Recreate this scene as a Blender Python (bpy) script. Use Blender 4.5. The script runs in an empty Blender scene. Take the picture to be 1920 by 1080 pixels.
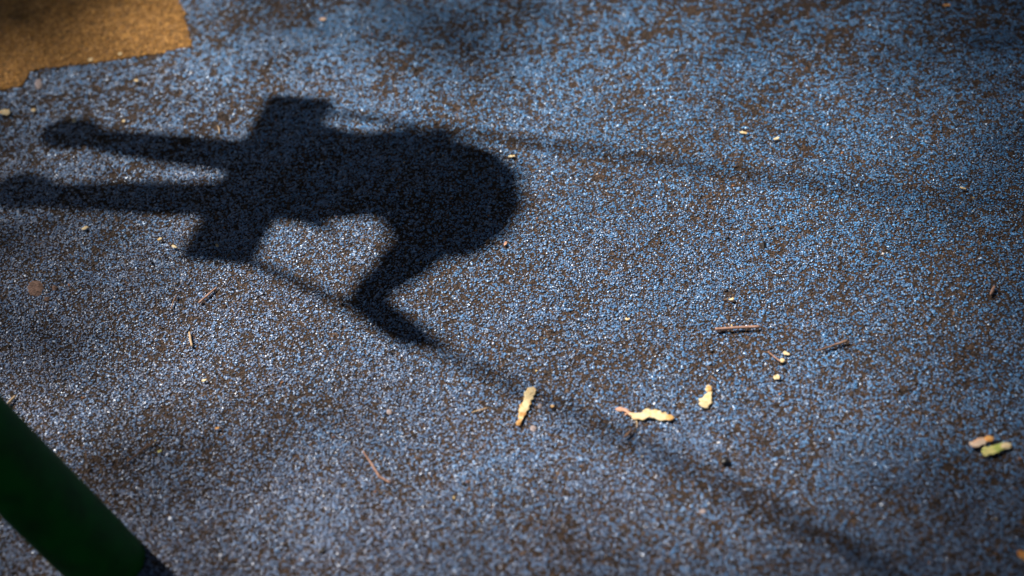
import bpy, bmesh, math
import numpy as np
from mathutils import Vector, Matrix, noise

# ------------------------------------------------------------------ camera, world, sun, exposure
S = bpy.context.scene
H = 1.6; FPX = 2667.0; PITCH = math.radians(45); ROLL = math.radians(6)
fwd = np.array([0, math.cos(PITCH), -math.sin(PITCH)]); rt = np.array([1.0, 0, 0]); upv = np.cross(rt, fwd)
r2 = rt*math.cos(ROLL) - upv*math.sin(ROLL); u2 = upv*math.cos(ROLL) + rt*math.sin(ROLL)
cam_d = bpy.data.cameras.new('camera'); cam = bpy.data.objects.new('camera', cam_d)
S.collection.objects.link(cam); S.camera = cam
M3 = Matrix((r2, u2, -fwd)).transposed().to_4x4(); M3.translation = Vector((0, 0, H)); cam.matrix_world = M3
cam_d.lens = 50; cam_d.sensor_width = 36; cam_d.clip_start = .05; cam_d.clip_end = 500
cam_d.dof.use_dof = True; cam_d.dof.focus_distance = 2.30; cam_d.dof.aperture_fstop = 1.5; cam_d.dof.aperture_blades = 9

SUN_EL = math.radians(55); SUN_A = math.radians(58)       # azimuth to the left of the view direction (+Y)
COT = 1/math.tan(SUN_EL); SD = np.array([math.sin(SUN_A), -math.cos(SUN_A), 0])   # way the shadows fall
w = bpy.data.worlds.new('World'); S.world = w; w.use_nodes = True
wn = w.node_tree; bg = wn.nodes['Background']; sky = wn.nodes.new('ShaderNodeTexSky')
sky.sky_type = 'NISHITA'; sky.sun_disc = False; sky.sun_elevation = SUN_EL; sky.sun_rotation = -SUN_A; sky.dust_density = 1.8; sky.ozone_density = .4
wn.links.new(sky.outputs[0], bg.inputs[0]); bg.inputs[1].default_value = 0.05
sd = bpy.data.lights.new('sun', 'SUN'); sd.energy = 5.0; sd.angle = math.radians(1.0); sd.color = (1, .955, .89)
sun = bpy.data.objects.new('sun', sd); S.collection.objects.link(sun)
to_sun = Vector((-SD[0]*math.cos(SUN_EL), -SD[1]*math.cos(SUN_EL), math.sin(SUN_EL)))
sun.rotation_euler = to_sun.to_track_quat('Z', 'Y').to_euler(); sun.location = (0, 0, 20)
S.view_settings.view_transform = 'Standard'; S.view_settings.look = 'None'; S.view_settings.gamma = 1
S.view_settings.use_curve_mapping = False; S.view_settings.exposure = 0.5

rng = np.random.default_rng(7)

# ------------------------------------------------------------------ helpers
def g(px, py, z=0.0):                    # the point of the plane at height z met by the view ray
    v = fwd + (px-960)/FPX*r2 - (py-540)/FPX*u2
    t = (z-H)/v[2]; p = np.array([0, 0, H]) + t*v
    return p
def J(px, py, z):                        # a point at height z whose sun shadow falls on that ground point
    p = g(px, py) - z*COT*SD; p[2] = z
    return p
def proj(P):
    v = P - np.array([0, 0, H]); dz = v@fwd
    return 960 + FPX*(v@r2)/dz, 540 - FPX*(v@u2)/dz

def tag(o, label=None, cat=None, group=None, kind=None):
    if label: o['label'] = label
    if cat: o['category'] = cat
    if group: o['group'] = group
    if kind: o['kind'] = kind
    return o
def link(name, me, mat, parent=None, smooth=True):
    o = bpy.data.objects.new(name, me); S.collection.objects.link(o)
    if mat: me.materials.append(mat)
    if parent: o.parent = parent
    if smooth: me.shade_smooth()
    return o
def pydata(name, v, f, mat, parent=None, smooth=True):
    me = bpy.data.meshes.new(name); me.from_pydata([tuple(map(float, p)) for p in v], [], f); me.update()
    return link(name, me, mat, parent, smooth)
def empty(name, loc):
    o = bpy.data.objects.new(name, None); S.collection.objects.link(o); o.location = loc; o.empty_display_size = .05
    return o
def from_bm(name, bm, mat, parent=None, smooth=True):
    me = bpy.data.meshes.new(name); bm.to_mesh(me); bm.free()
    return link(name, me, mat, parent, smooth)

def mat(name, col, rough=.7, spec=.5, col2=None, nscale=40, bump=0, bscale=200, rnd=0, metal=0, contrast=(.35, .65), transl=0):
    m = bpy.data.materials.new(name); m.use_nodes = True; n = m.node_tree.nodes; l = m.node_tree.links
    b = n['Principled BSDF']; b.inputs['Base Color'].default_value = (*col, 1); b.inputs['Roughness'].default_value = rough
    b.inputs['Specular IOR Level'].default_value = spec; b.inputs['Metallic'].default_value = metal
    geo = n.new('ShaderNodeNewGeometry')
    if col2:
        t = n.new('ShaderNodeTexNoise'); t.inputs['Scale'].default_value = nscale; t.inputs['Detail'].default_value = 5
        l.new(geo.outputs['Position'], t.inputs['Vector'])
        r = n.new('ShaderNodeValToRGB'); r.color_ramp.elements[0].position, r.color_ramp.elements[1].position = contrast
        r.color_ramp.elements[0].color = (*col, 1); r.color_ramp.elements[1].color = (*col2, 1)
        l.new(t.outputs['Fac'], r.inputs[0]); l.new(r.outputs[0], b.inputs['Base Color'])
    if bump:
        t = n.new('ShaderNodeTexNoise'); t.inputs['Scale'].default_value = bscale; t.inputs['Detail'].default_value = 6
        l.new(geo.outputs['Position'], t.inputs['Vector'])
        bp = n.new('ShaderNodeBump'); bp.inputs['Strength'].default_value = 1; bp.inputs['Distance'].default_value = bump
        l.new(t.outputs['Fac'], bp.inputs['Height']); l.new(bp.outputs[0], b.inputs['Normal'])
    return m

# ------------------------------------------------------------------ ground sheet (worn brown binder under the granules)
X0, X1, Y0, Y1 = -1.55, 1.65, .68, 2.95           # where granules are built one by one
ORANGE_PX = [(-160, 196), (41, 161), (58, 132), (210, 114), (361, 88), (345, 30), (322, -60), (300, -200), (-300, -200)]
ORANGE = np.array([g(*p)[:2] for p in ORANGE_PX])
def in_poly(x, y, P):
    x = x+(value_noise(x, y, 60, 5)-.5)*.010; y = y+(value_noise(x, y, 60, 6)-.5)*.010
    c = np.zeros(x.shape, bool); n = len(P); j = n-1
    for i in range(n):
        xi, yi = P[i]; xj, yj = P[j]
        cond = ((yi > y) != (yj > y)) & (x < (xj-xi)*(y-yi)/(yj-yi+1e-12)+xi)
        c ^= cond; j = i
    return c
def value_noise(x, y, scale, seed):               # smooth lattice noise, 0..1
    r = np.random.default_rng(seed); G = r.random((256, 256))
    u = x*scale+100; v = y*scale+100; i = np.floor(u).astype(int); j = np.floor(v).astype(int); fu = u-i; fv = v-j
    fu = fu*fu*(3-2*fu); fv = fv*fv*(3-2*fv)
    q = lambda a, b: G[a % 256, b % 256]
    return (q(i, j)*(1-fu)+q(i+1, j)*fu)*(1-fv)+(q(i, j+1)*(1-fu)+q(i+1, j+1)*fu)*fv
def fbm(x, y, scale, seed, o=3):
    s = 0; a = 1; t = 0
    for k in range(o):
        s = s + a*value_noise(x+k*.37, y-k*.61, scale*2**k, seed+k); t += a; a *= .5
    return s/t
def ground_h(x, y):
    return (fbm(x, y, 28, 11)-.5)*.0022 + (fbm(x, y, 5, 21)-.5)*.004 - .0023

def ground_mat():
    m = bpy.data.materials.new('worn_brown_binder'); m.use_nodes = True; n = m.node_tree.nodes; l = m.node_tree.links
    b = n['Principled BSDF']; geo = n.new('ShaderNodeNewGeometry'); P = geo.outputs['Position']
    def nz(sc, det=4, rough=.6):
        t = n.new('ShaderNodeTexNoise'); t.inputs['Scale'].default_value = sc; t.inputs['Detail'].default_value = det
        t.inputs['Roughness'].default_value = rough; l.new(P, t.inputs['Vector']); return t.outputs['Fac']
    def ramp(f, *st):
        r = n.new('ShaderNodeValToRGB'); e = r.color_ramp.elements
        while len(e) < len(st): e.new(.5)
        for k, (p, c) in enumerate(st): e[k].position = p; e[k].color = (*c, 1)
        l.new(f, r.inputs[0]); return r.outputs[0]
    def mix(fac, a, c):
        x = n.new('ShaderNodeMix'); x.data_type = 'RGBA'; l.new(fac, x.inputs[0]); l.new(a, x.inputs[6]); l.new(c, x.inputs[7]); return x.outputs[2]
    brown = ramp(nz(420), (.36, (.005, .004, .003)), (.5, (.032, .020, .014)), (.66, (.125, .068, .040)))
    rust = ramp(nz(90), (.0, (.12, .065, .035)), (1, (.12, .065, .035)))
    brown = mix(ramp(nz(38, 5), (.60, (0, 0, 0)), (.74, (.55, .55, .55))), brown, rust)
    # beyond the built granules the same speckle goes on as colour
    vo = n.new('ShaderNodeTexVoronoi'); vo.inputs['Scale'].default_value = 260; l.new(P, vo.inputs['Vector'])
    blue = ramp(vo.outputs['Distance'], (.40, (.045, .15, .36)), (.62, (.03, .025, .022)))
    sx = n.new('ShaderNodeSeparateXYZ'); l.new(P, sx.inputs[0])
    def cmp(sock, centre, half):
        c = n.new('ShaderNodeMath'); c.operation = 'COMPARE'; l.new(sx.outputs[sock], c.inputs[0]); c.inputs[1].default_value = centre; c.inputs[2].default_value = half; return c.outputs[0]
    mu = n.new('ShaderNodeMath'); mu.operation = 'MULTIPLY'; l.new(cmp(0, (X0+X1)/2, (X1-X0)/2), mu.inputs[0]); l.new(cmp(1, (Y0+Y1)/2, (Y1-Y0)/2), mu.inputs[1])
    l.new(mix(mu.outputs[0], blue, brown), b.inputs['Base Color'])
    b.inputs['Roughness'].default_value = .8; b.inputs['Specular IOR Level'].default_value = .3
    bp = n.new('ShaderNodeBump'); bp.inputs['Distance'].default_value = .0016; l.new(nz(420, 5, .65), bp.inputs['Height']); l.new(bp.outputs[0], b.inputs['Normal'])
    return m
xs = np.concatenate([[-80, -30, -10, -4, -2.2], np.arange(X0-.1, X1+.1, .007), [2.2, 4, 10, 30, 80]])
ys = np.concatenate([[-80, -30, -10, -3, 0], np.arange(Y0-.1, Y1+.1, .007), [3.6, 5, 10, 30, 80]])
XX, YY = np.meshgrid(xs, ys); ZZ = ground_h(XX, YY)
fade = np.clip(1-np.maximum(np.maximum(X0-XX, XX-X1), np.maximum(Y0-YY, YY-Y1))/.1, 0, 1); ZZ = ZZ*fade
nx, ny = len(xs), len(ys); V = np.stack([XX, YY, ZZ], -1).reshape(-1, 3)
ii = np.arange(nx-1)[None, :]+nx*np.arange(ny-1)[:, None]; F = np.stack([ii, ii+1, ii+nx+1, ii+nx], -1).reshape(-1, 4)
me = bpy.data.meshes.new('ground'); me.vertices.add(len(V)); me.vertices.foreach_set('co', V.astype(np.float32).ravel())
me.loops.add(F.size); me.loops.foreach_set('vertex_index', F.ravel().astype(np.int32)); me.polygons.add(len(F))
me.polygons.foreach_set('loop_start', np.arange(0, F.size, 4, dtype=np.int32)); me.update(calc_edges=True)
tag(link('ground', me, ground_mat()), 'dark brown worn binder of the rubber play surface under the blue granules', kind='structure')

# ------------------------------------------------------------------ rubber granules
def granule_mat(name, c_lo, c_mid, c_hi, dirt, spec, rough, dirt_pos=(.50, .72), coat=0, worn=False):
    m = bpy.data.materials.new(name); m.use_nodes = True; n = m.node_tree.nodes; l = m.node_tree.links
    b = n['Principled BSDF']; oi = n.new('ShaderNodeObjectInfo'); geo = n.new('ShaderNodeNewGeometry')
    r = n.new('ShaderNodeValToRGB'); e = r.color_ramp.elements; e[0].color = (*c_lo, 1); e[1].color = (*c_hi, 1)
    e.new(.5).color = (*c_mid, 1); l.new(oi.outputs['Random'], r.inputs[0])
    t = n.new('ShaderNodeTexNoise'); t.inputs['Scale'].default_value = 190; t.inputs['Detail'].default_value = 6; t.inputs['Roughness'].default_value = .7
    l.new(geo.outputs['Position'], t.inputs['Vector'])
    dr = n.new('ShaderNodeMapRange'); dr.inputs[1].default_value, dr.inputs[2].default_value = dirt_pos; dr.inputs[4].default_value = .85; l.new(t.outputs['Fac'], dr.inputs[0])
    x = n.new('ShaderNodeMix'); x.data_type = 'RGBA'; l.new(dr.outputs[0], x.inputs[0]); l.new(r.outputs[0], x.inputs[6]); x.inputs[7].default_value = (*dirt, 1)
    col = x.outputs[2]
    if worn:      # sun sheen painted into the base colour: lavender grey, stronger towards near left
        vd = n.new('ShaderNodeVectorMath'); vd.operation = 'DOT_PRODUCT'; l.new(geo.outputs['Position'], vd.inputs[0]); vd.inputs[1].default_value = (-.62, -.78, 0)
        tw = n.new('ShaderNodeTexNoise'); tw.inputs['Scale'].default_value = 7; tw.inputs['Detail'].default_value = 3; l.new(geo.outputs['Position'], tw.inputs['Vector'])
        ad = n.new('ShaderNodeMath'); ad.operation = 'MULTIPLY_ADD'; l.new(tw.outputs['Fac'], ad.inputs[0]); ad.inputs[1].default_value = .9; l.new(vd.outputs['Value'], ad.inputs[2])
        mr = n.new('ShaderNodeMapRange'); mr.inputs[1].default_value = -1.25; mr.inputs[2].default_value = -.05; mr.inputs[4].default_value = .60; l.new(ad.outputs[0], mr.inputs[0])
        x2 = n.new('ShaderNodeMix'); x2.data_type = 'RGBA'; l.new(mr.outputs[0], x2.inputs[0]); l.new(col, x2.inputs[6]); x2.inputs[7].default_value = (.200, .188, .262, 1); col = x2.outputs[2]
    l.new(col, b.inputs['Base Color']); b.inputs['Roughness'].default_value = rough; b.inputs['Specular IOR Level'].default_value = spec
    b.inputs['Coat Weight'].default_value = coat; b.inputs['Coat Roughness'].default_value = .27; b.inputs['Coat IOR'].default_value = 1.6   # polyurethane binder film
    t2 = n.new('ShaderNodeTexNoise'); t2.inputs['Scale'].default_value = 1500; l.new(geo.outputs['Position'], t2.inputs['Vector'])
    bp = n.new('ShaderNodeBump'); bp.inputs['Distance'].default_value = .0003; l.new(t2.outputs['Fac'], bp.inputs['Height']); l.new(bp.outputs[0], b.inputs['Normal'])
    return m

def scatter_group(name, material, radius, nvar=6, subdiv=2, rough=.45):
    ng = bpy.data.node_groups.new(name, 'GeometryNodeTree')
    ng.interface.new_socket('Geometry', in_out='INPUT', socket_type='NodeSocketGeometry')
    ng.interface.new_socket('Geometry', in_out='OUTPUT', socket_type='NodeSocketGeometry')
    N = ng.nodes; L = ng.links; gi = N.new('NodeGroupInput'); go = N.new('NodeGroupOutput')
    join = N.new('GeometryNodeJoinGeometry')
    for k in range(nvar):
        ico = N.new('GeometryNodeMeshIcoSphere'); ico.inputs['Radius'].default_value = 1; ico.inputs['Subdivisions'].default_value = subdiv
        nt = N.new('ShaderNodeTexNoise'); nt.noise_dimensions = '4D'; nt.inputs['Scale'].default_value = .8; nt.inputs['W'].default_value = 3.7*k+1
        nt.inputs['Detail'].default_value = 1.5
        po = N.new('GeometryNodeInputPosition'); L.new(po.outputs[0], nt.inputs['Vector'])
        sb = N.new('ShaderNodeVectorMath'); sb.operation = 'SUBTRACT'; L.new(nt.outputs['Color'], sb.inputs[0]); sb.inputs[1].default_value = (.5, .5, .5)
        sc = N.new('ShaderNodeVectorMath'); sc.operation = 'SCALE'; L.new(sb.outputs[0], sc.inputs[0]); sc.inputs['Scale'].default_value = rough*4
        sp = N.new('GeometryNodeSetPosition'); L.new(ico.outputs[0], sp.inputs[0]); L.new(sc.outputs[0], sp.inputs['Offset'])
        sm = N.new('GeometryNodeSetMaterial'); sm.inputs['Material'].default_value = material; L.new(sp.outputs[0], sm.inputs[0])
        tr = N.new('GeometryNodeTransform'); tr.inputs['Scale'].default_value = (radius, radius, radius); L.new(sm.outputs[0], tr.inputs[0])
        g2 = N.new('GeometryNodeGeometryToInstance'); L.new(tr.outputs[0], g2.inputs[0]); L.new(g2.outputs[0], join.inputs[0])
    iop = N.new('GeometryNodeInstanceOnPoints'); L.new(gi.outputs[0], iop.inputs['Points']); L.new(join.outputs[0], iop.inputs['Instance'])
    iop.inputs['Pick Instance'].default_value = True
    def attr(nm, ty):
        a = N.new('GeometryNodeInputNamedAttribute'); a.data_type = ty; a.inputs[0].default_value = nm
        return next(o for o in a.outputs if o.enabled and o.name == 'Attribute')
    L.new(attr('idx', 'INT'), iop.inputs['Instance Index'])
    ev = N.new('FunctionNodeEulerToRotation'); L.new(attr('rot', 'FLOAT_VECTOR'), ev.inputs[0]); L.new(ev.outputs[0], iop.inputs['Rotation'])
    L.new(attr('scl', 'FLOAT_VECTOR'), iop.inputs['Scale'])
    L.new(iop.outputs[0], go.inputs[0])
    return ng
def scatter(name, P, rot, scl, material, radius, label, cat=None, nvar=6, subdiv=2, rough=.45):
    me = bpy.data.meshes.new(name); n = len(P); me.vertices.add(n); me.vertices.foreach_set('co', P.astype(np.float32).ravel())
    for nm, ty, arr in (('rot', 'FLOAT_VECTOR', rot), ('scl', 'FLOAT_VECTOR', scl)):
        a = me.attributes.new(nm, ty, 'POINT'); a.data.foreach_set('vector', arr.astype(np.float32).ravel())
    a = me.attributes.new('idx', 'INT', 'POINT'); a.data.foreach_set('value', rng.integers(0, nvar, n).astype(np.int32))
    o = link(name, me, material, smooth=False)
    md = o.modifiers.new('scatter', 'NODES'); md.node_group = scatter_group(name+'_nodes', material, radius, nvar, subdiv, rough)
    return tag(o, label, cat, kind='stuff')
def jitter(step, x0=X0, x1=X1, y0=Y0, y1=Y1, amt=.75):
    a, b = np.meshgrid(np.arange(x0, x1, step), np.arange(y0, y1, step*.9)); a = a + (np.arange(a.shape[0]) % 2)[:, None]*step*.5
    a = a.ravel(); b = b.ravel(); return a+(rng.random(a.size)-.5)*step*amt, b+(rng.random(a.size)-.5)*step*amt

x, y = jitter(.0029)
inside = in_poly(x, y, ORANGE)
far = np.clip((y-1.75)/.5, 0, 1)                 # towards the far side the coat is thicker and more smeared together
cl = fbm(x, y, 165, 31, 3); cl2 = fbm(x, y, 30, 41, 2); cl3 = fbm(x, y, 3.2, 51, 2); near = 1-far
st = fbm(x*.82+y*.57, (y*.82-x*.57)*3.2, 4.5, 71, 3); q = (st-.5)*.24 + cl*(.40+.24*far)+cl2*.14+cl3*.10 + (rng.random(x.size)-.5)*(.46-.24*far); keep = q > (.305+.155*far+.03*np.clip(x+.1, 0, 1))*1.0
k = keep & ~inside
xb, yb = x[k], y[k]; nb = xb.size; fb = far[k]
rot = np.stack([rng.normal(0, .15, nb), rng.normal(0, .15, nb), rng.random(nb)*6.283], 1)
s = rng.lognormal(0, .26, nb)*(1+.18*fb)
scl = np.stack([s*rng.uniform(.85, 1.3, nb), s*rng.uniform(.75, 1.05, nb), s*rng.uniform(.38, .66, nb)*(1-.25*fb)], 1)
P = np.stack([xb, yb, ground_h(xb, yb)+.0009+rng.uniform(-.0007, .0008, nb)*(1-.4*fb)], 1)
BLUE = granule_mat('blue_rubber', (.022, .075, .16), (.045, .19, .42), (.070, .32, .68), (.085, .07, .065), .6, .40, (.48, .64), .65, worn=True)  # worn switches on the painted sheen tint
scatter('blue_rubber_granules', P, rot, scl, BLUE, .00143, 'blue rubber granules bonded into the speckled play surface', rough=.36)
print('blue granules', nb)

# dark granules of the layer below, showing between the blue ones
k = (~keep) & (~inside) & (rng.random(x.size) < .8)
xd, yd = x[k], y[k]; nd = xd.size
rot = np.stack([rng.normal(0, .4, nd), rng.normal(0, .4, nd), rng.random(nd)*6.283], 1); s = rng.lognormal(0, .3, nd)
scl = np.stack([s*rng.uniform(.9, 1.5, nd), s*rng.uniform(.7, 1.1, nd), s*rng.uniform(.4, .7, nd)], 1)
P = np.stack([xd, yd, ground_h(xd, yd)-.0001+rng.uniform(-.0006, .0003, nd)], 1)
DARK = granule_mat('dark_rubber', (.007, .005, .004), (.044, .027, .018), (.135, .075, .044), (.075, .045, .028), .4, .6, (.50, .72), .0)
scatter('brown_rubber_granules', P, rot, scl, DARK, .0015, 'dark brown dirt and rubber granules in the gaps between the blue granules')

# orange inlay
om = mat('orange_inlay_base', (.30, .135, .024), .8, .3, (.10, .055, .018), 150, .0012, 600)
bm = bmesh.new(); top = [bm.verts.new((p[0], p[1], .0004)) for p in ORANGE]; bot = [bm.verts.new((p[0], p[1], -.004)) for p in ORANGE]
f = bm.faces.new(top); f.normal_update()
for i in range(len(top)): bm.faces.new((top[i], bot[i], bot[(i+1) % len(top)], top[(i+1) % len(top)]))
bmesh.ops.recalc_face_normals(bm, faces=bm.faces)
tag(from_bm('orange_paving', bm, om, smooth=False), 'ochre orange inlaid field of play surface with a stepped corner, top left', kind='structure')
xo, yo = jitter(.0030, -1.55, -.45, 2.2, 3.1); k = in_poly(xo, yo, ORANGE) & (fbm(xo, yo, 90, 61, 2)+rng.random(xo.size)*.3 > .56)
xo, yo = xo[k], yo[k]; no = xo.size
rot = np.stack([rng.normal(0, .25, no), rng.normal(0, .25, no), rng.random(no)*6.283], 1); s = rng.lognormal(0, .22, no)
scl = np.stack([s*rng.uniform(.9, 1.4, no), s*rng.uniform(.8, 1.1, no), s*rng.uniform(.4, .7, no)], 1)
P = np.stack([xo, yo, np.full(no, .0010)+rng.uniform(-.0004, .0004, no)], 1)
ORG = granule_mat('orange_rubber', (.22, .10, .016), (.48, .225, .04), (.66, .34, .075), (.13, .065, .02), .35, .6, (.46, .62), 0)
scatter('orange_rubber_granules', P, rot, scl, ORG, .0017, 'orange rubber granules of the inlaid field in the top left corner')

# crumbs nobody could count: pale sand grains, rust flakes, bits of bark
def crumbs(name, n, col, radius, label, seed, sp=.5, ro=.6):
    r = np.random.default_rng(seed); a = r.uniform(X0, X1, n); b = r.uniform(Y0, Y1, n)
    rot = r.uniform(0, 6.28, (n, 3)); s = r.lognormal(0, .4, n); scl = np.stack([s*r.uniform(.9, 1.7, n), s, s*r.uniform(.5, 1, n)], 1)
    z = ground_h(a, b)+.0014+radius*.3; c2 = tuple(min(1, v*1.5) for v in col); c0 = tuple(v*.6 for v in col)
    m = granule_mat(name+'_mat', c0, col, c2, tuple(v*.5 for v in col), sp, ro)
    scatter(name, np.stack([a, b, z], 1), rot, scl, m, radius, label, nvar=3, subdiv=1)
crumbs('sand_grains', 420, (.62, .56, .52), .0009, 'tiny pale sand grains sprinkled over the blue surface', 3, .8, .2)
crumbs('rust_crumbs', 620, (.36, .15, .06), .0012, 'tiny rust orange crumbs sprinkled over the blue surface', 4)
crumbs('bark_crumbs', 800, (.022, .015, .012), .0017, 'tiny dark bark crumbs sprinkled over the blue surface', 5)
crumbs('straw_crumbs', 110, (.62, .43, .16), .0013, 'tiny straw yellow seed crumbs sprinkled over the blue surface', 6)

# ------------------------------------------------------------------ seed wings, flakes and twigs lying on the surface
TOP = .0024
def strip(name, pts, mat_, label, cat, lift=.0012, thick=.0004, seed=0, wob=.0016, group=None):
    """a dry papery thing: pts = (px, py, width_px) along its middle"""
    r = np.random.default_rng(seed); c = np.array([g(p[0], p[1])[:2] for p in pts]); wd = np.array([p[2] for p in pts])*1.12
    wd = wd*np.array([np.linalg.norm(g(p[0]+1, p[1])-g(p[0], p[1])) for p in pts])
    t0 = np.concatenate([[0], np.cumsum(np.linalg.norm(np.diff(c, axis=0), axis=1))]); n = max(14, int(t0[-1]/.0018)); t = np.linspace(0, t0[-1], n)
    cx = np.interp(t, t0, c[:, 0]); cy = np.interp(t, t0, c[:, 1]); W = np.interp(t, t0, wd)
    ker = np.array([1, 2, 1])/4
    for _ in range(3):
        for A in (cx, cy, W): A[1:-1] = np.convolve(A, ker, 'valid')
    W = W*(1+.05*np.interp(np.arange(n), np.arange(0, n+3, 3), r.normal(0, 1, len(np.arange(0, n+3, 3)))))
    dx = np.gradient(cx); dy = np.gradient(cy); L = np.hypot(dx, dy); nxv, nyv = -dy/L, dx/L
    K = 7; vs = []; base = np.array([cx.mean(), cy.mean()])
    for side in (1, 0):
        for i in range(n):
            e = 1 if 0 < i < n-1 else .45
            ph = i*.5
            for j in range(K):
                u = j/(K-1)*2-1
                z = TOP+lift*(.25+.45*abs(math.sin(ph*.35+seed)))+wob*math.sin(ph*.8+seed)*u*.7 + .00035*math.sin(5*u+ph*1.7) + .0002*(1-u*u)
                eu = u*W[i]/2*e*(1+.30*noise.noise(Vector((i*.33, 3.0*(1 if u > 0 else -1), seed*1.7)))*abs(u)*2); vs.append((cx[i]+nxv[i]*eu-base[0], cy[i]+nyv[i]*eu-base[1], z-(0 if side else thick)))
    fs = []; o = n*K
    for i in range(n-1):
        for j in range(K-1):
            q = i*K+j; fs.append((q, q+K, q+K+1, q+1)); fs.append((o+q, o+q+1, o+q+K+1, o+q+K))
    for i in range(n-1):
        q = i*K; fs.append((q, o+q, o+q+K, q+K)); q = i*K+K-1; fs.append((q, q+K, o+q+K, o+q))
    for j in range(K-1):
        fs.append((j, j+1, o+j+1, o+j)); q = (n-1)*K+j; fs.append((q, o+q, o+q+1, q+1))
    ob = pydata(name, vs, fs, mat_); ob.location = (base[0], base[1], 0)
    if label: tag(ob, label, cat, group)
    return ob
def nut(parent, px, py, rx, ry, mat_, seed=0, h=.0022):
    """the swollen seed of a winged fruit"""
    bm = bmesh.new(); bmesh.ops.create_icosphere(bm, subdivisions=2, radius=1)
    s = np.linalg.norm(g(px+1, py)-g(px, py)); p = g(px, py)
    for v in bm.verts:
        q = 1+.18*noise.noise(v.co*1.6+Vector((seed, 0, 0)))
        v.co = Vector((v.co.x*rx*s*q, v.co.y*ry*s*q*1.25, v.co.z*h*.55*q))
    o = from_bm('seed', bm, mat_, parent); o.location = (p[0]-parent.location.x, p[1]-parent.location.y, TOP+h*.55)
    return o
cream = mat('dry_cream_wing', (.74, .50, .22), .6, .3, (.86, .72, .46), 160, .0005, 700)
cream2 = mat('dry_cream_brown_wing', (.52, .26, .08), .6, .3, (.85, .66, .36), 70, .0005, 700, contrast=(.36, .52))
green_w = mat('yellow_green_wing', (.36, .46, .08), .55, .3, (.80, .70, .26), 60, .0004, 700, contrast=(.40, .58))
peach = mat('peach_wing', (.80, .36, .18), .6, .3, (.88, .66, .48), 80, .0004, 700, contrast=(.38, .56))
seed_b = mat('amber_seed', (.62, .30, .09), .5, .4, (.76, .46, .16), 200)
orange_l = mat('orange_leaf', (.78, .30, .07), .6, .3, (.85, .44, .14), 90)
pink_m = mat('pinkish_stalk', (.60, .30, .20), .6, .3, (.75, .45, .30), 120)

o = strip('maple_seed', [(999, 728, 9), (996, 737, 19), (989, 752, 17), (983, 766, 15), (979, 780, 11), (978, 788, 6), (974, 793, 6), (970, 797, 9), (974, 801, 5)], cream2,
          'long narrow cream seed wing with a brown middle, left of the forked seed pair', 'seed', seed=1)
nut(o, 995, 735, 8, 7, cream, 1, .0016)
o = strip('maple_seed', [(1205, 779, 8), (1212, 776, 16), (1224, 777, 21), (1236, 782, 17), (1248, 785, 14), (1259, 786, 14), (1262, 786, 7)], cream,
          'largest cream seed pair, lying level with a forked pink stalk at its left end', 'seed', seed=2)
w2 = strip('wing', [(1181, 777, 7), (1190, 782, 12), (1200, 784, 14), (1209, 783, 12), (1218, 781, 9)], cream, None, None, seed=5)
w2.parent = o; w2.location = w2.location-o.location
w3 = strip('stalk', [(1154, 769, 5), (1164, 769, 7), (1173, 771, 6), (1180, 776, 7), (1186, 781, 7)], pink_m, None, None, seed=6, lift=.001)
w3.parent = o; w3.location = w3.location-o.location
w4 = strip('stalk', [(1171, 780, 4), (1177, 777, 4), (1182, 777, 4)], pink_m, None, None, seed=8, lift=.001)
w4.parent = o; w4.location = w4.location-o.location
nut(o, 1256, 786, 8, 6, seed_b, 2)
o = strip('maple_seed', [(1328, 724, 6), (1329, 732, 13), (1330, 741, 7), (1326, 748, 17), (1322, 757, 22), (1318, 766, 13)], cream,
          'cream seed wing pinched into two lobes, to the right of the forked seed pair', 'seed', seed=3)
nut(o, 1329, 732, 6.5, 6, seed_b, 3, .0018)
o = strip('maple_seed', [(1817, 833, 9), (1825, 837, 17), (1834, 834, 16), (1843, 829, 13), (1850, 827, 11)], peach,
          'peach pink seed wing with a torn edge, touching the yellow green one', 'seed', seed=4, lift=.003)
nut(o, 1854, 826, 9, 6.5, orange_l, 4, .0028)
o = strip('maple_seed', [(1840, 852, 8), (1848, 851, 18), (1858, 847, 20), (1868, 843, 17), (1878, 840, 13), (1886, 839, 12)], green_w,
          'yellow green seed wing with a rounded seed, lying below the peach pink one', 'seed', seed=7, lift=.003)
nut(o, 1886, 839, 11, 7, cream, 5, .0030)
strip('fallen_leaf', [(1908, 1036, 10), (1914, 1041, 18), (1922, 1047, 20), (1932, 1054, 12)], orange_l, 'bright orange leaf tip cut by the right edge of the picture, lower corner', 'leaf', seed=9, lift=.004)
strip('fallen_flake', [(1, 211, 9), (7, 212, 14), (13, 214, 13), (18, 217, 8)], cream, 'pale yellow flake at the far left beside the blurred toes of the shadow', 'flake', seed=10, lift=.004)
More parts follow.
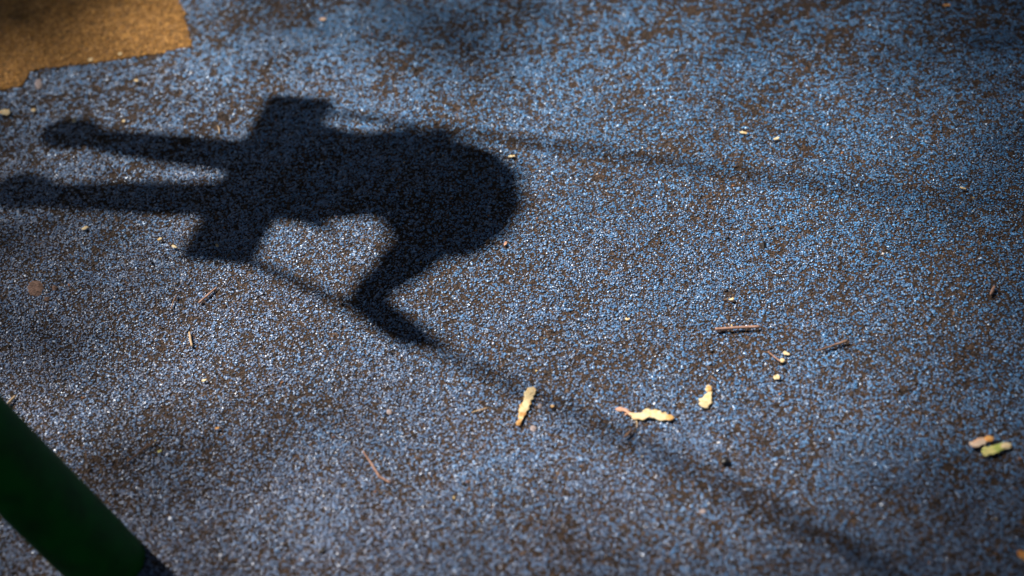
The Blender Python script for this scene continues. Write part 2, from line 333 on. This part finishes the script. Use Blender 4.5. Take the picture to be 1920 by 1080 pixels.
FL = [
 ('seed_flake', [(1468, 664, 4), (1474, 665, 8), (1480, 667, 4)], cream, 'small cream flake just above the round seed at the tip of the little twig'),
 ('seed_flake', [(1450, 709, 6), (1455, 710, 11), (1461, 707, 5)], cream, 'small cream flake alone below the little twig with the round seed'),
 ('seed_flake', [(1366, 563, 3), (1371, 564, 5), (1376, 562, 4)], cream, 'tiny cream flake above the thick straight twig'),
 ('seed_flake', [(1386, 250, 3), (1393, 251, 6), (1401, 252, 3)], cream, 'left one of two thin cream flakes in the far blue field'),
 ('seed_flake', [(1450, 264, 3), (1456, 262, 6), (1461, 260, 3)], cream, 'right one of two thin cream flakes in the far blue field'),
 ('seed_flake', [(953, 296, 3), (960, 295, 6), (966, 295, 3)], cream, 'thin cream flake just beyond the shadow of the head'),
 ('seed_flake', [(1799, 354, 3), (1805, 355, 4), (1811, 356, 3)], cream, 'thin white flake near the far right of the blue field'),
 ('seed_flake', [(600, 38, 6), (606, 38, 9), (611, 39, 6)], peach, 'blurred peach crumb at the top above the seat shadow'),
 ('seed_flake', [(1768, 11, 5), (1775, 12, 8), (1782, 12, 4)], orange_l, 'blurred orange crumb at the very top right'),
 ('seed_flake', [(154, 432, 4), (160, 430, 8), (166, 427, 4)], cream, 'cream flake below the shadow of the nearer foot'),
 ('seed_flake', [(296, 453, 3), (300, 451, 5), (303, 448, 3)], cream, 'upper of two slivers left of the near corner of the seat shadow'),
 ('seed_flake', [(323, 462, 3), (328, 465, 5), (333, 467, 3)], cream, 'lower of two slivers left of the near corner of the seat shadow'),
 ('seed_flake', [(139, 224, 4), (140, 229, 7), (141, 232, 4)], cream, 'pale crumb at the top edge of the far foot shadow'),
 ('seed_flake', [(61, 207, 5), (64, 209, 7), (67, 210, 4)], cream, 'round whitish crumb between the orange field and the far foot shadow'),
 ('seed_flake', [(223, 103, 5), (226, 103, 7), (229, 104, 5)], cream, 'white crumb on the edge of the orange field, right one of two'),
 ('seed_flake', [(166, 114, 5), (170, 114, 7), (174, 115, 4)], cream, 'beige crumb on the edge of the orange field, left one of two'),
 ('seed_flake', [(230, 229, 4), (233, 229, 6), (235, 229, 4)], cream, 'pale round crumb above the shin of the far leg shadow'),
 ('seed_flake', [(1032, 764, 4), (1036, 764, 5), (1039, 764, 4)], seed_b, 'small amber seed between the narrow seed wing and the forked pair'),
 ('seed_flake', [(379, 716, 3), (383, 716, 5), (388, 714, 3)], cream, 'tiny cream flake alone on the lower left of the surface'),
 ('seed_flake', [(296, 850, 3), (300, 849, 5), (303, 846, 3)], green_w, 'greenish cream flake to the right of the dark twig near the green post'),
 ('seed_flake', [(404, 806, 4), (408, 805, 5), (411, 805, 3)], orange_l, 'small orange crumb in the brown worn patch, lower left'),
 ('seed_flake', [(950, 455, 3), (948, 460, 5), (946, 463, 3)], pink_m, 'reddish brown chip at the rim of the head shadow'),
 ('seed_flake', [(406, 460, 3), (408, 462, 4), (409, 465, 3)], cream, 'tiny pale husk inside the near corner of the seat shadow'),
 ('seed_flake', [(252, 153, 3), (256, 153, 6), (260, 154, 3)], cream, 'faint beige crumb just below the orange field'),
 ('seed_flake', [(690, 40, 3), (1176, 600, 0)], None, None),
 ('seed_flake', [(1172, 600, 3), (1176, 601, 5), (1181, 600, 3)], cream, 'minute cream flake left of the thick straight twig'),
 ('seed_flake', [(68, 549, 0)], None, None),
]
for q, (nm, pts, m_, lab) in enumerate(FL):
    if m_ is None: continue
    strip(nm, pts, m_, lab, 'flake', seed=20+q, lift=.0016, wob=.0006, group='small dry flakes scattered on the surface')
o = tag(empty('round_seed', (*g(1467, 679)[:2], 0)), 'round cream seed at the tip of the little twig', 'seed'); nut(o, 1467, 679, 5, 4.5, cream, 9, .0026)

def stick(name, pts, mat_, label, cat='twig', seed=0, sub=None, z0=None, parent=None):
    """pts=(px,py,diameter_px); a knobbly tapering stick with bark and cut ends"""
    r = np.random.default_rng(seed); C = np.array([g(p[0], p[1])[:2] for p in pts]); s = np.linalg.norm(g(pts[0][0]+1, pts[0][1])-g(*pts[0][:2]))
    R = np.array([p[2]*s/2*.86 for p in pts]); t0 = np.concatenate([[0], np.cumsum(np.linalg.norm(np.diff(C, axis=0), axis=1))])
    n = max(10, int(t0[-1]/.003)); t = np.linspace(0, t0[-1], n); cx = np.interp(t, t0, C[:, 0]); cy = np.interp(t, t0, C[:, 1]); rr = np.interp(t, t0, R)
    rr = rr*(1+r.normal(0, .07, n)); cx = cx+r.normal(0, 1, n)*rr.mean()*.07; cy = cy+r.normal(0, 1, n)*rr.mean()*.07
    base = np.array([cx.mean(), cy.mean()]); K = 8; vs = []; fs = []
    for i in range(n):
        a = np.array([cx[min(i+1, n-1)]-cx[max(i-1, 0)], cy[min(i+1, n-1)]-cy[max(i-1, 0)]]); a /= np.linalg.norm(a); nrm = np.array([-a[1], a[0]])
        zc = (z0 if z0 is not None else TOP*.7)+rr.max()*1.0
        for j in range(K):
            th = j/K*2*math.pi; q = rr[i]*(1+.10*math.sin(3*th+i*.3+seed))
            vs.append((cx[i]+nrm[0]*math.cos(th)*q-base[0], cy[i]+nrm[1]*math.cos(th)*q-base[1], zc+math.sin(th)*q))
    for i in range(n-1):
        for j in range(K): fs.append((i*K+j, i*K+(j+1) % K, (i+1)*K+(j+1) % K, (i+1)*K+j))
    fs.append(tuple(range(K-1, -1, -1))); fs.append(tuple((n-1)*K+j for j in range(K)))
    ob = pydata(name, vs, fs, mat_, smooth=True); ob.location = (base[0], base[1], 0)
    if label: tag(ob, label, cat)
    return ob
bark = mat('pinkish_brown_bark', (.30, .16, .11), .75, .3, (.52, .31, .23), 130, .0005, 900)
bark_d = mat('dark_twig_bark', (.13, .07, .045), .8, .3, (.34, .20, .13), 130, .0005, 900)
straw = mat('pale_straw', (.45, .30, .17), .7, .3, (.62, .45, .28), 100)
stick('twig', [(1341, 621, 7), (1380, 618, 6.5), (1424, 616, 6.5)], bark, 'thick straight pinkish twig lying level, the longest on the right', seed=1)
stick('twig', [(1531, 661, 3.5), (1557, 653, 5), (1580, 645, 6), (1588, 642, 6.5)], bark_d, 'dark tapering twig slanting up to the right, right of the thick straight twig', seed=2)
stick('twig', [(1440, 662, 3.5), (1452, 672, 3.5), (1464, 681, 3.5)], bark, 'little thin twig ending at the round cream seed', seed=3)
stick('twig', [(374, 571, 5), (390, 557, 4.6), (407, 542, 4)], bark, 'pinkish brown twig slanting up to the right below the near corner of the seat shadow', seed=4)
stick('twig', [(356, 626, 4.5), (358, 640, 5), (361, 652, 5)], straw, 'short pale curved twig standing upright in the picture on the left', seed=5)
stick('twig', [(322, 582, 2), (326, 567, 3), (332, 556, 3.2)], bark_d, 'thin dark brown twig just left of the pinkish slanting twig', seed=6)
stick('twig', [(240, 868, 4), (262, 851, 4.2), (277, 839, 4), (291, 831, 4)], bark_d, 'dark brown twig nearest to the green post', seed=7)
o = stick('twig', [(681, 849, 4), (695, 869, 4.4), (705, 885, 4.8), (712, 896, 5)], bark, 'bent reddish twig with an elbow, lower middle of the surface', seed=8)
p2 = stick('side_shoot', [(710, 896, 5.5), (720, 901, 5), (732, 908, 4.6)], bark, None, seed=9); p2.parent = o; p2.location = p2.location-o.location
stick('twig', [(885, 775, 2), (900, 771, 3), (915, 767, 2.4)], straw, 'thin pale straw left of the narrow cream seed wing', seed=10)
stick('twig', [(1856, 556, 4), (1860, 548, 7.5), (1864, 540, 5)], bark, 'stubby brown twig like a grain at the far right', seed=11)
stick('twig', [(1194, 804, 2.2), (1195, 797, 2.6), (1193, 791, 2.6)], straw, 'thin curved straw just below the forked seed pair', seed=12)
stick('twig', [(1170, 824, 4), (1178, 817, 7), (1185, 809, 5)], bark_d, 'black splinter of bark below the forked seed pair', seed=13)
stick('twig', [(411, 253, 3), (412, 246, 2.6), (409, 238, 2.2)], straw, 'thin pale straw above the far leg shadow', seed=14)
stick('twig', [(1343, 716, 1.6), (1336, 710, 2), (1332, 706, 1.6)], bark_d, 'fine dark fibre above the pinched seed wing', seed=15)
stick('twig', [(16, 760, 4), (24, 752, 6), (30, 746, 5)], straw, 'pale twig end right beside the green post on the left edge', seed=16)
# black pellet
bm = bmesh.new(); bmesh.ops.create_icosphere(bm, subdivisions=3, radius=.0062)
for v in bm.verts: v.co *= 1+.35*noise.noise(v.co*260); v.co.z *= .7
o = from_bm('black_pellet', bm, mat('black_pellet', (.012, .010, .010), .4, .5)); p = g(1360, 868); o.location = (p[0], p[1], .004)
tag(o, 'black round pellet in the lower right part of the surface', 'pellet')

# dried crusts: low irregular scabs
crust = mat('mauve_brown_crust', (.10, .062, .048), .9, .2, (.26, .16, .125), 260, .0006, 700)
pcrust = mat('pale_crust', (.26, .21, .20), .9, .2, (.48, .38, .36), 300, .0006, 700)
def scab(px, py, rx, ry, m_, label, seed):
    n = 26; r = np.random.default_rng(seed); c = g(px, py); ex = g(px+1, py)-g(px, py); ey = g(px, py-1)-g(px, py); vs = [(0, 0, .0015)]; fs = []
    for k_, (q, z) in enumerate(((.35, .0014), (.7, .0012), (1.0, -.0006))):
        for i in range(n):
            th = i/n*2*math.pi; u = q*(1+.16*noise.noise(Vector((math.cos(th)*1.8, math.sin(th)*1.8, seed)))+r.normal(0, .05))
            v = ex*rx*u*math.cos(th)+ey*ry*u*math.sin(th); vs.append((v[0], v[1], z+r.normal(0, .0002)))
    for i in range(n):
        fs.append((0, 1+i, 1+(i+1) % n))
        for k_ in (0, 1): a = 1+k_*n+i; b_ = 1+k_*n+(i+1) % n; fs.append((a, a+n, b_+n, b_))
    ob = pydata('dried_crust', vs, fs, m_, smooth=True); ob.location = (c[0], c[1], 0); tag(ob, label, 'stain')
scab(66, 540, 15, 15, crust, 'largest round mauve brown crust near the left edge', 1)
scab(102, 540, 5, 5, crust, 'small brown crust to the right of the largest round one', 2)
scab(88, 560, 5, 4, crust, 'small brown crust below the largest round one', 3)
scab(1000, 803, 6, 6, pcrust, 'pale pinkish crust at the tip of the narrow cream seed wing', 4)
scab(1012, 761, 4.5, 4.5, pcrust, 'pale crust to the right of the narrow cream seed wing', 5)
scab(72, 157, 7, 9, pcrust, 'pale mauve crust just below the step of the orange field', 6)
scab(1318, 959, 6, 5, pcrust, 'blurred pale crust in the lower middle right', 7)
scab(730, 772, 6, 5, pcrust, 'faint pale crust above the bent reddish twig', 8)

# ------------------------------------------------------------------ swing frame
green = mat('dark_green_paint', (.0015, .085, .005), .6, .2, (.003, .045, .004), 30, .0005, 60, contrast=(.35, .7))
steel = mat('galvanised_steel', (.35, .36, .37), .4, .5, metal=1)
seat_m = mat('black_rubber_seat', (.02, .02, .022), .55)
B = J(562, 190, 1.2)-J(408, 478, 1.2); B[2] = 0; B /= np.linalg.norm(B)          # along the beam
FOOT = np.array([-.593, 1.155, 0]); LEAN = np.array([-.31, .05, 1]); ZB = 3.8
UP = .30; seatF, seatN = J(562, 190, .9+UP), J(408, 478, .9+UP); mid = (seatF+seatN)/2
def tube(name, pts, rad, m_, parent=None, K=20, caps=True):
    pts = [np.array(p, float) for p in pts]; vs = []; fs = []; n = len(pts); rad = [rad]*n if np.isscalar(rad) else rad
    ref = Vector((.31, .2, .93))
    for i in range(n):
        a = Vector(pts[min(i+1, n-1)]-pts[max(i-1, 0)]).normalized()
        if abs(a.dot(ref)) > .95: ref = Vector((1, 0, 0))
        e1 = a.cross(ref).normalized(); e2 = a.cross(e1)
        for j in range(K):
            th = 2*math.pi*j/K; v = Vector(pts[i])+(e1*math.cos(th)+e2*math.sin(th))*rad[i]; vs.append(v)
    for i in range(n-1):
        for j in range(K): fs.append((i*K+j, i*K+(j+1) % K, (i+1)*K+(j+1) % K, (i+1)*K+j))
    if caps: fs.append(tuple(range(K-1, -1, -1))); fs.append(tuple((n-1)*K+j for j in range(K)))
    me = bpy.data.meshes.new(name); me.from_pydata(vs, [], fs); me.update()
    bm = bmesh.new(); bm.from_mesh(me); bmesh.ops.recalc_face_normals(bm, faces=bm.faces); bm.to_mesh(me); bm.free()
    o = link(name, me, m_, None)
    if parent: o.parent = parent; o.matrix_parent_inverse = parent.matrix_world.inverted() if False else Matrix.Translation(-Vector(parent.location))
    return o
frame = tag(empty('swing_stand', FOOT), 'dark green tubular steel swing frame, one leg standing in the lower left corner', 'swing stand')
R_ = .0515
headN = FOOT+LEAN*ZB
spreadv = np.array([-B[1], B[0], 0]); spreadv *= 1 if spreadv@np.array([-1, 0, 0]) > 0 else -1   # across the beam, away from the camera's left
def leg(foot, top):
    a = foot-(top-foot)/np.linalg.norm(top-foot)*.06
    return tube('leg', [a, foot, foot+(top-foot)*.5, top], R_, green, frame, K=48)
leg(FOOT, headN)
off = (headN-FOOT)[:2]@spreadv[:2]; far_foot = FOOT+spreadv*2*off; leg(far_foot, headN)
BL = 3.3
leg(FOOT+B*BL, headN+B*BL); leg(far_foot+B*BL, headN+B*BL)
tube('top_beam', [headN-B*.08, headN+B*BL/2, headN+B*(BL+.08)], .055, green, frame, K=32)
# socket collar where the near leg enters the surface is bare ground: a dark gap ring
# ------------------------------------------------------------------ swing (seat and its two hangers)
swing = tag(empty('swing', (mid[0], mid[1], .9+UP)), 'swing with a flat black seat on two long hangers, seen only by its shadow', 'swing')
def tubeS(name, pts, rad, m_, K=16, parent=swing): return tube(name, pts, rad, m_, parent, K)
fw = np.array([-B[1], B[0], 0]);  fw *= 1 if fw[0] < 0 else -1
bm = bmesh.new()
for (a, b_, c_) in [(sx, sy, sz) for sx in (-1, 1) for sy in (-1, 1) for sz in (-1, 1)]:
    p = mid+B*a*.225+fw*b_*.064+np.array([0, 0, c_*.016]); bm.verts.new(p)
bmesh.ops.convex_hull(bm, input=bm.verts); bmesh.ops.bevel(bm, geom=list(bm.edges), offset=.008, segments=2, affect='EDGES')
o = from_bm('seat', bm, seat_m, swing, False); o.matrix_parent_inverse = Matrix.Translation(-Vector(swing.location))
def hang(P0, pa, pb):
    """from the seat end up to the beam so that its shadow falls along the line pa-pb on the ground"""
    A = g(*pa)[:2]; v = g(*pb)[:2]-A; o_ = ZB*COT*SD[:2]; n_ = fw[:2]       # (A + s v - o_ - headN) . n_ = 0
    s_ = (headN[:2]+o_-A)@n_/(v@n_); top = np.array([*(A+s_*v-o_), ZB-.05])
    print('hanger', P0, top, (headN[:2]-top[:2])@B[:2])
    return [P0+(top-P0)*t_ for t_ in np.linspace(0, 1, 12)]
tubeS('hanger', hang(seatN+fw*0+B*.02, (470, 487), (1450, 950)), .0098, steel)
tubeS('hanger', hang(seatF-B*.02, (600, 246), (1900, 406)), .0088, steel)

# ------------------------------------------------------------------ the child on the swing (only its shadow shows)
skin_m = mat('skin', (.50, .27, .18), .5); shirt_m = mat('cotton_shirt', (.55, .20, .14), .9); short_m = mat('denim', (.06, .09, .18), .9)
hair_m = mat('dark_brown_hair', (.03, .018, .012), .5, bump=.003, bscale=60); shoe_m = mat('white_shoe', (.7, .7, .68), .6)
j = {k_: J(v[0], v[1], v[2]+UP) for k_, v in dict(pel=(600, 325, .985), waist=(650, 325, 1.07), chest=(712, 325, 1.16), neck=(785, 335, 1.265), hb=(825, 352, 1.33), ht=(845, 370, 1.40),
     hipF=(560, 300, .965), kneeF=(400, 288, .99), ankF=(158, 256, .80), hipN=(520, 365, .965), kneeN=(380, 372, .99), ankN=(70, 364, .80),
     shN=(828, 440, 1.23), elN=(676, 560, 1.09), haN=(778, 634, 1.18), shF=(728, 258, 1.22), elF=(800, 272, 1.12), haF=(822, 262, 1.20)).items()}
child = tag(empty('person', (mid[0], mid[1], .93+UP)), 'small child in shirt and shorts on the swing, legs stretched out, seen as a shadow', 'person')
def skinned(name, verts, edges, radii, m_, parent, root=0, sub=2):
    me = bpy.data.meshes.new(name); loc = np.array(parent.location)
    me.from_pydata([tuple(np.array(v)-loc) for v in verts], edges, []); o = link(name, me, m_, None); o.parent = parent
    md = o.modifiers.new('skin', 'SKIN'); sv = me.skin_vertices[0].data
    for i, r in enumerate(radii): sv[i].radius = (r, r) if np.isscalar(r) else r; sv[i].use_root = (i == root)
    md.use_smooth_shade = True; s_ = o.modifiers.new('sub', 'SUBSURF'); s_.levels = s_.render_levels = sub
    return o
lerp = lambda a, b_, t: a+(b_-a)*t
V_ = []; E_ = []; R2 = []
def add(p, r, par=None):
    V_.append(p); R2.append(r)
    if par is not None: E_.append((par, len(V_)-1))
    return len(V_)-1
footdir = fw*.94+np.array([0, 0, .35]); footdir /= np.linalg.norm(footdir)
pe = add(j['pel'], .085); wa = add(j['waist'], .075, pe); ch = add(j['chest'], .085, wa); ne = add(j['neck'], .035, ch); hb = add(j['hb'], .065, ne); ht = add(j['ht'], .07, hb)
for sN in 'FN':
    hi = add(j['hip'+sN], .062, pe); kn = add(j['knee'+sN], .048, hi); mk = add(lerp(j['knee'+sN], j['ank'+sN], .4), .047, kn); an = add(j['ank'+sN], .031, mk); to = add(j['ank'+sN]+footdir*.085+np.array([0, 0, .01]), .02, an)
    sh = add(j['sh'+sN], .043, ch); el = add(j['el'+sN], .037, sh); wr = add(lerp(j['el'+sN], j['ha'+sN], .85), .032, el); pa = add(lerp(j['el'+sN], j['ha'+sN], 1.05), .032, wr)
    base = V_[pa]; side = fw
    for q in range(4):
        o1 = base+np.array([0, 0, .028-.016*q])*1.0+side*.008; f1 = add(o1+side*.012, .0085, pa); f2 = add(o1+side*.030+B*(.012 if sN == 'N' else -.012), .0075, f1); add(o1+side*.022+B*(.030 if sN == 'N' else -.030), .0068, f2)
    t1 = add(base-side*.018+np.array([0, 0, .02]), .009, pa); add(base-side*.022+B*(.02 if sN == 'N' else -.02)+np.array([0, 0, .028]), .0078, t1)
skinned('body', V_, E_, R2, skin_m, child)
w_ = B*.055
sv = [j['waist'], j['waist']+w_, j['waist']-w_*1.35, j['pel']+w_*1.45, j['pel']-w_*1.25, j['chest'], j['chest']+w_, j['chest']-w_*.7, lerp(j['shF'], j['elF'], .8), lerp(j['shN'], j['elN'], .7), j['shN']+w_*.6]
skinned('shirt', sv, [(0, 1), (0, 2), (1, 3), (2, 4), (0, 5), (5, 6), (5, 7), (6, 8), (10, 9), (5, 10)], [.09, .085, .085, .085, .075, .085, .095, .08, .062, .048, .05], shirt_m, child, root=0)
hp = [j['pel']-np.array([0, 0, .01]), j['hipF'], lerp(j['hipF'], j['kneeF'], .8), j['hipN'], lerp(j['hipN'], j['kneeN'], .8)]
skinned('shorts', hp, [(0, 1), (1, 2), (0, 3), (3, 4)], [.095, .070, .055, .070, .055], short_m, child)
for sN in 'FN':
    a = j['ank'+sN]; skinned('shoe', [a+np.array([0, 0, .015]), a+footdir*.03+B*.012, a+footdir*.10+B*.004], [(0, 1), (1, 2)], [.047, .055, .047], shoe_m, child)
HC = J(813, 368, 1.385+UP)
def ellipsoid(name, c, r, m_, parent, amp=.05, seed=0, cut=None):
    bm = bmesh.new(); bmesh.ops.create_icosphere(bm, subdivisions=4, radius=1)
    X = Vector(fw); Yv = Vector(B); Zv = Vector((0, 0, 1))
    for v in bm.verts:
        q = 1+amp*noise.noise(v.co*2.5+Vector((seed, 0, 0))); v.co = X*v.co.x*r[0]*q+Yv*v.co.y*r[1]*q+Zv*v.co.z*r[2]*q
    o = from_bm(name, bm, m_, parent); o.location = Vector(c)-Vector(parent.location); return o
hd = ellipsoid('head', HC+fw*.008-np.array([0, 0, .005]), (.088, .078, .105), skin_m, child, .02)
ellipsoid('hair', HC-fw*.022+np.array([0, 0, .012]), (.099, .150, .112), hair_m, child, .12, 3)
for s_ in (-1, 1):
    for nm, off_, r_, m_ in (('eye', fw*.09+B*.03*s_-np.array([0, 0, .005]), (.008, .010, .008), shoe_m), ('ear', fw*.0+B*.082*s_-np.array([0, 0, .01]), (.016, .010, .024), skin_m)):
        ellipsoid(nm, HC+off_, r_, m_, child, 0)
ellipsoid('nose', HC+fw*.098-np.array([0, 0, .025]), (.013, .010, .014), skin_m, child, 0)
ellipsoid('mouth', HC+fw*.086-np.array([0, 0, .055]), (.007, .018, .005), mat('lips', (.45, .15, .12), .5), child, 0)

# ------------------------------------------------------------------ the tree whose crown dapples the surface
def T(px, py):                              # share of sun its leaves let through where they shade the surface
    r = np.sqrt(((px-930)/1080)**2+((py-540)/690)**2); t = 1-.72*np.clip((r-.50)/.80, 0, 1)**1.3  # lens-like edge darkening, shaped into the crown by denser leaves
    def blob(cx, cy, sx, sy, a, ang=0):
        ca, sa = math.cos(ang), math.sin(ang); u = ((px-cx)*ca+(py-cy)*sa)/sx; v = (-(px-cx)*sa+(py-cy)*ca)/sy
        return 1-a*np.exp(-(u*u+v*v))
    t = t*blob(790, 60, 200, 70, .45)*blob(400, 850, 240, 60, .58, -.35)*blob(30, 500, 190, 130, .40)
    t = t*blob(40, 0, 170, 60, .5)*blob(1000, 985, 110, 35, .2)
    b = np.exp(-((px-310)/100)**2-((py-75)/60)**2); t = t+(1-t)*b*.9
    return np.clip(t, .10, 1)
leafm = mat('leaf_green', (.045, .09, .02), .5, .4, (.08, .12, .03), 3)
crown_n = 15000; crown_n = 19400; zz = rng.uniform(7.5, 10.5, crown_n*3); gx = rng.uniform(-2.0, 2.2, crown_n*3); gy = rng.uniform(.1, 3.5, crown_n*3)
tx = np.zeros(gx.size)
v = np.stack([gx, gy, np.full(gx.size, -H)], 1); dz = v@fwd; ok = dz > .3
pxs = 960+FPX*(v@r2)/np.where(ok, dz, 1); pys = 540-FPX*(v@u2)/np.where(ok, dz, 1)
tx = np.where(ok, T(pxs, pys), .12); dens = -np.log(tx)/2.2; pick = rng.random(gx.size) < dens*.62
zz, gx, gy = zz[pick], gx[pick], gy[pick]; LX = gx-zz*COT*SD[0]; LY = gy-zz*COT*SD[1]; nl = zz.size; print('leaves', nl)
c = np.stack([LX, LY, zz], 1); nrm = rng.normal(0, .6, (nl, 3))+np.array(to_sun)*1.0+np.array([0, 0, .4]); nrm /= np.linalg.norm(nrm, axis=1)[:, None]
e1 = np.cross(nrm, rng.normal(0, 1, (nl, 3))); e1 /= np.linalg.norm(e1, axis=1)[:, None]; e2 = np.cross(nrm, e1)
ll = rng.uniform(.036, .060, nl)[:, None]; lw = ll*rng.uniform(.30, .42, nl)[:, None]
LV = np.stack([c-e1*ll, c-e1*ll*.35+e2*lw, c+e1*ll*.35+e2*lw*.8+nrm*.006, c+e1*ll, c+e1*ll*.35-e2*lw*.8+nrm*.006, c-e1*ll*.35-e2*lw], 1).reshape(-1, 3)
LF = (np.arange(nl)[:, None]*6+np.arange(6)[None, :])
me = bpy.data.meshes.new('crown'); me.vertices.add(len(LV)); me.vertices.foreach_set('co', LV.astype(np.float32).ravel())
me.loops.add(LF.size); me.loops.foreach_set('vertex_index', LF.ravel().astype(np.int32)); me.polygons.add(nl)
me.polygons.foreach_set('loop_start', np.arange(0, LF.size, 6, dtype=np.int32)); me.update(calc_edges=True)
tree = tag(empty('maple_tree', (-7.6, 7.4, 0)), 'maple tree beyond the play surface whose crown dapples the sunlight', 'tree')
cr = link('crown', me, leafm, tree, smooth=False); cr.location = (7.6, -7.4, 0); tag(cr, kind='stuff')
barkt = mat('tree_bark', (.09, .07, .055), .9, .2, (.16, .13, .10), 12, .02, 15)
tp = np.array([-7.6, 7.4, 0]); o = tube('trunk', [tp+np.array([0, 0, -.2]), tp+np.array([.1, -.05, 1.5]), tp+np.array([.3, -.3, 3.5]), tp+np.array([.8, -.7, 5.5]), tp+np.array([1.5, -1.4, 7])], [.32, .25, .21, .16, .09], barkt, tree)
for tgt in ((-7.0, 4.4, 8.4), (-4.6, 8.0, 8.8), (-4.6, 6.2, 9.5), (-7.4, 7.0, 10.0)):
    a = tp+np.array([.5, -.5, 4.4]); b_ = np.array(tgt); m_ = lerp(a, b_, .5)+np.array([0, 0, .25])
    tube('limb', [a, lerp(a, m_, .5), m_, lerp(m_, b_, .5), b_], [.10, .085, .065, .04, .015], barkt, tree, K=10)
# added unseen trees round the play area: their crowns close off most sky light
def leaves(n, c0, rad, size, seed):
    r = np.random.default_rng(seed); cc = r.normal(0, 1, (60, 3)); cc /= np.linalg.norm(cc, axis=1)[:, None]; cc *= r.random((60, 1))**.4*.85
    p = (cc[r.integers(0, 60, n)]+r.normal(0, .17, (n, 3)))*np.array(rad)+np.array(c0)
    gx_ = p[:, 0]+p[:, 2]*COT*SD[0]; gy_ = p[:, 1]+p[:, 2]*COT*SD[1]
    p = p[~((gx_ > -1.9) & (gx_ < 2.1) & (gy_ > .2) & (gy_ < 3.4)) & (p[:, 2] > 2.3)]; n = len(p)
    nn = r.normal(0, .7, (n, 3))+np.array([0, 0, .8]); nn /= np.linalg.norm(nn, axis=1)[:, None]
    a1 = np.cross(nn, r.normal(0, 1, (n, 3))); a1 /= np.linalg.norm(a1, axis=1)[:, None]; a2 = np.cross(nn, a1); l_ = r.uniform(.7, 1.2, (n, 1))*size; w2_ = l_*.45
    V = np.stack([p-a1*l_, p-a1*l_*.3+a2*w2_, p+a1*l_*.4+a2*w2_*.7, p+a1*l_, p+a1*l_*.4-a2*w2_*.7, p-a1*l_*.3-a2*w2_], 1).reshape(-1, 3)
    me = bpy.data.meshes.new('crown'); me.from_pydata(V.tolist(), [], (np.arange(n)[:, None]*6+np.arange(6)).tolist()); me.update(); return me
for q, (tx_, ty_, cx_, cy_, cz_, rr_, hh_, lab) in enumerate([
    (2.2, -3.2, .6, .2, 7.0, 4.2, 2.6, 'added unseen tree behind the photographer, its crown blocking the sky over the play surface'),
    (6.5, 5.5, 4.6, 4.0, 6.6, 4.4, 3.0, 'added unseen tree beyond the right side of the play surface'),
    (0.8, 10.5, .8, 8.0, 6.8, 4.6, 3.2, 'added unseen tree beyond the far side of the play surface'),
    (-7.5, -1.8, -5.4, -1.0, 6.5, 4.2, 3.0, 'added unseen tree to the left behind the green swing stand'),
    (-11.5, 3.2, -9.4, 3.6, 6.2, 3.6, 3.2, 'added unseen tree far to the left of the play surface'),
    (6.8, -4.0, 5.6, -2.4, 6.0, 4.2, 3.2, 'added unseen tree to the right behind the photographer')]):
    tr_ = tag(empty('maple_tree', (tx_, ty_, 0)), lab, 'tree', 'trees added round the play surface to block sky light')
    tube('trunk', [np.array([tx_, ty_, -.2]), np.array([tx_, ty_, 2.0]), np.array([lerp(tx_, cx_, .4), lerp(ty_, cy_, .4), 4.0]), np.array([cx_, cy_, cz_])], [.30, .22, .17, .06], barkt, tr_, K=14)
    o = link('crown', leaves(20000, (cx_, cy_, cz_), (rr_*1.12, rr_*1.12, hh_), .175, 100+q), leafm, tr_, smooth=False); o.location = (-tx_, -ty_, 0); tag(o, kind='stuff')
print('done')
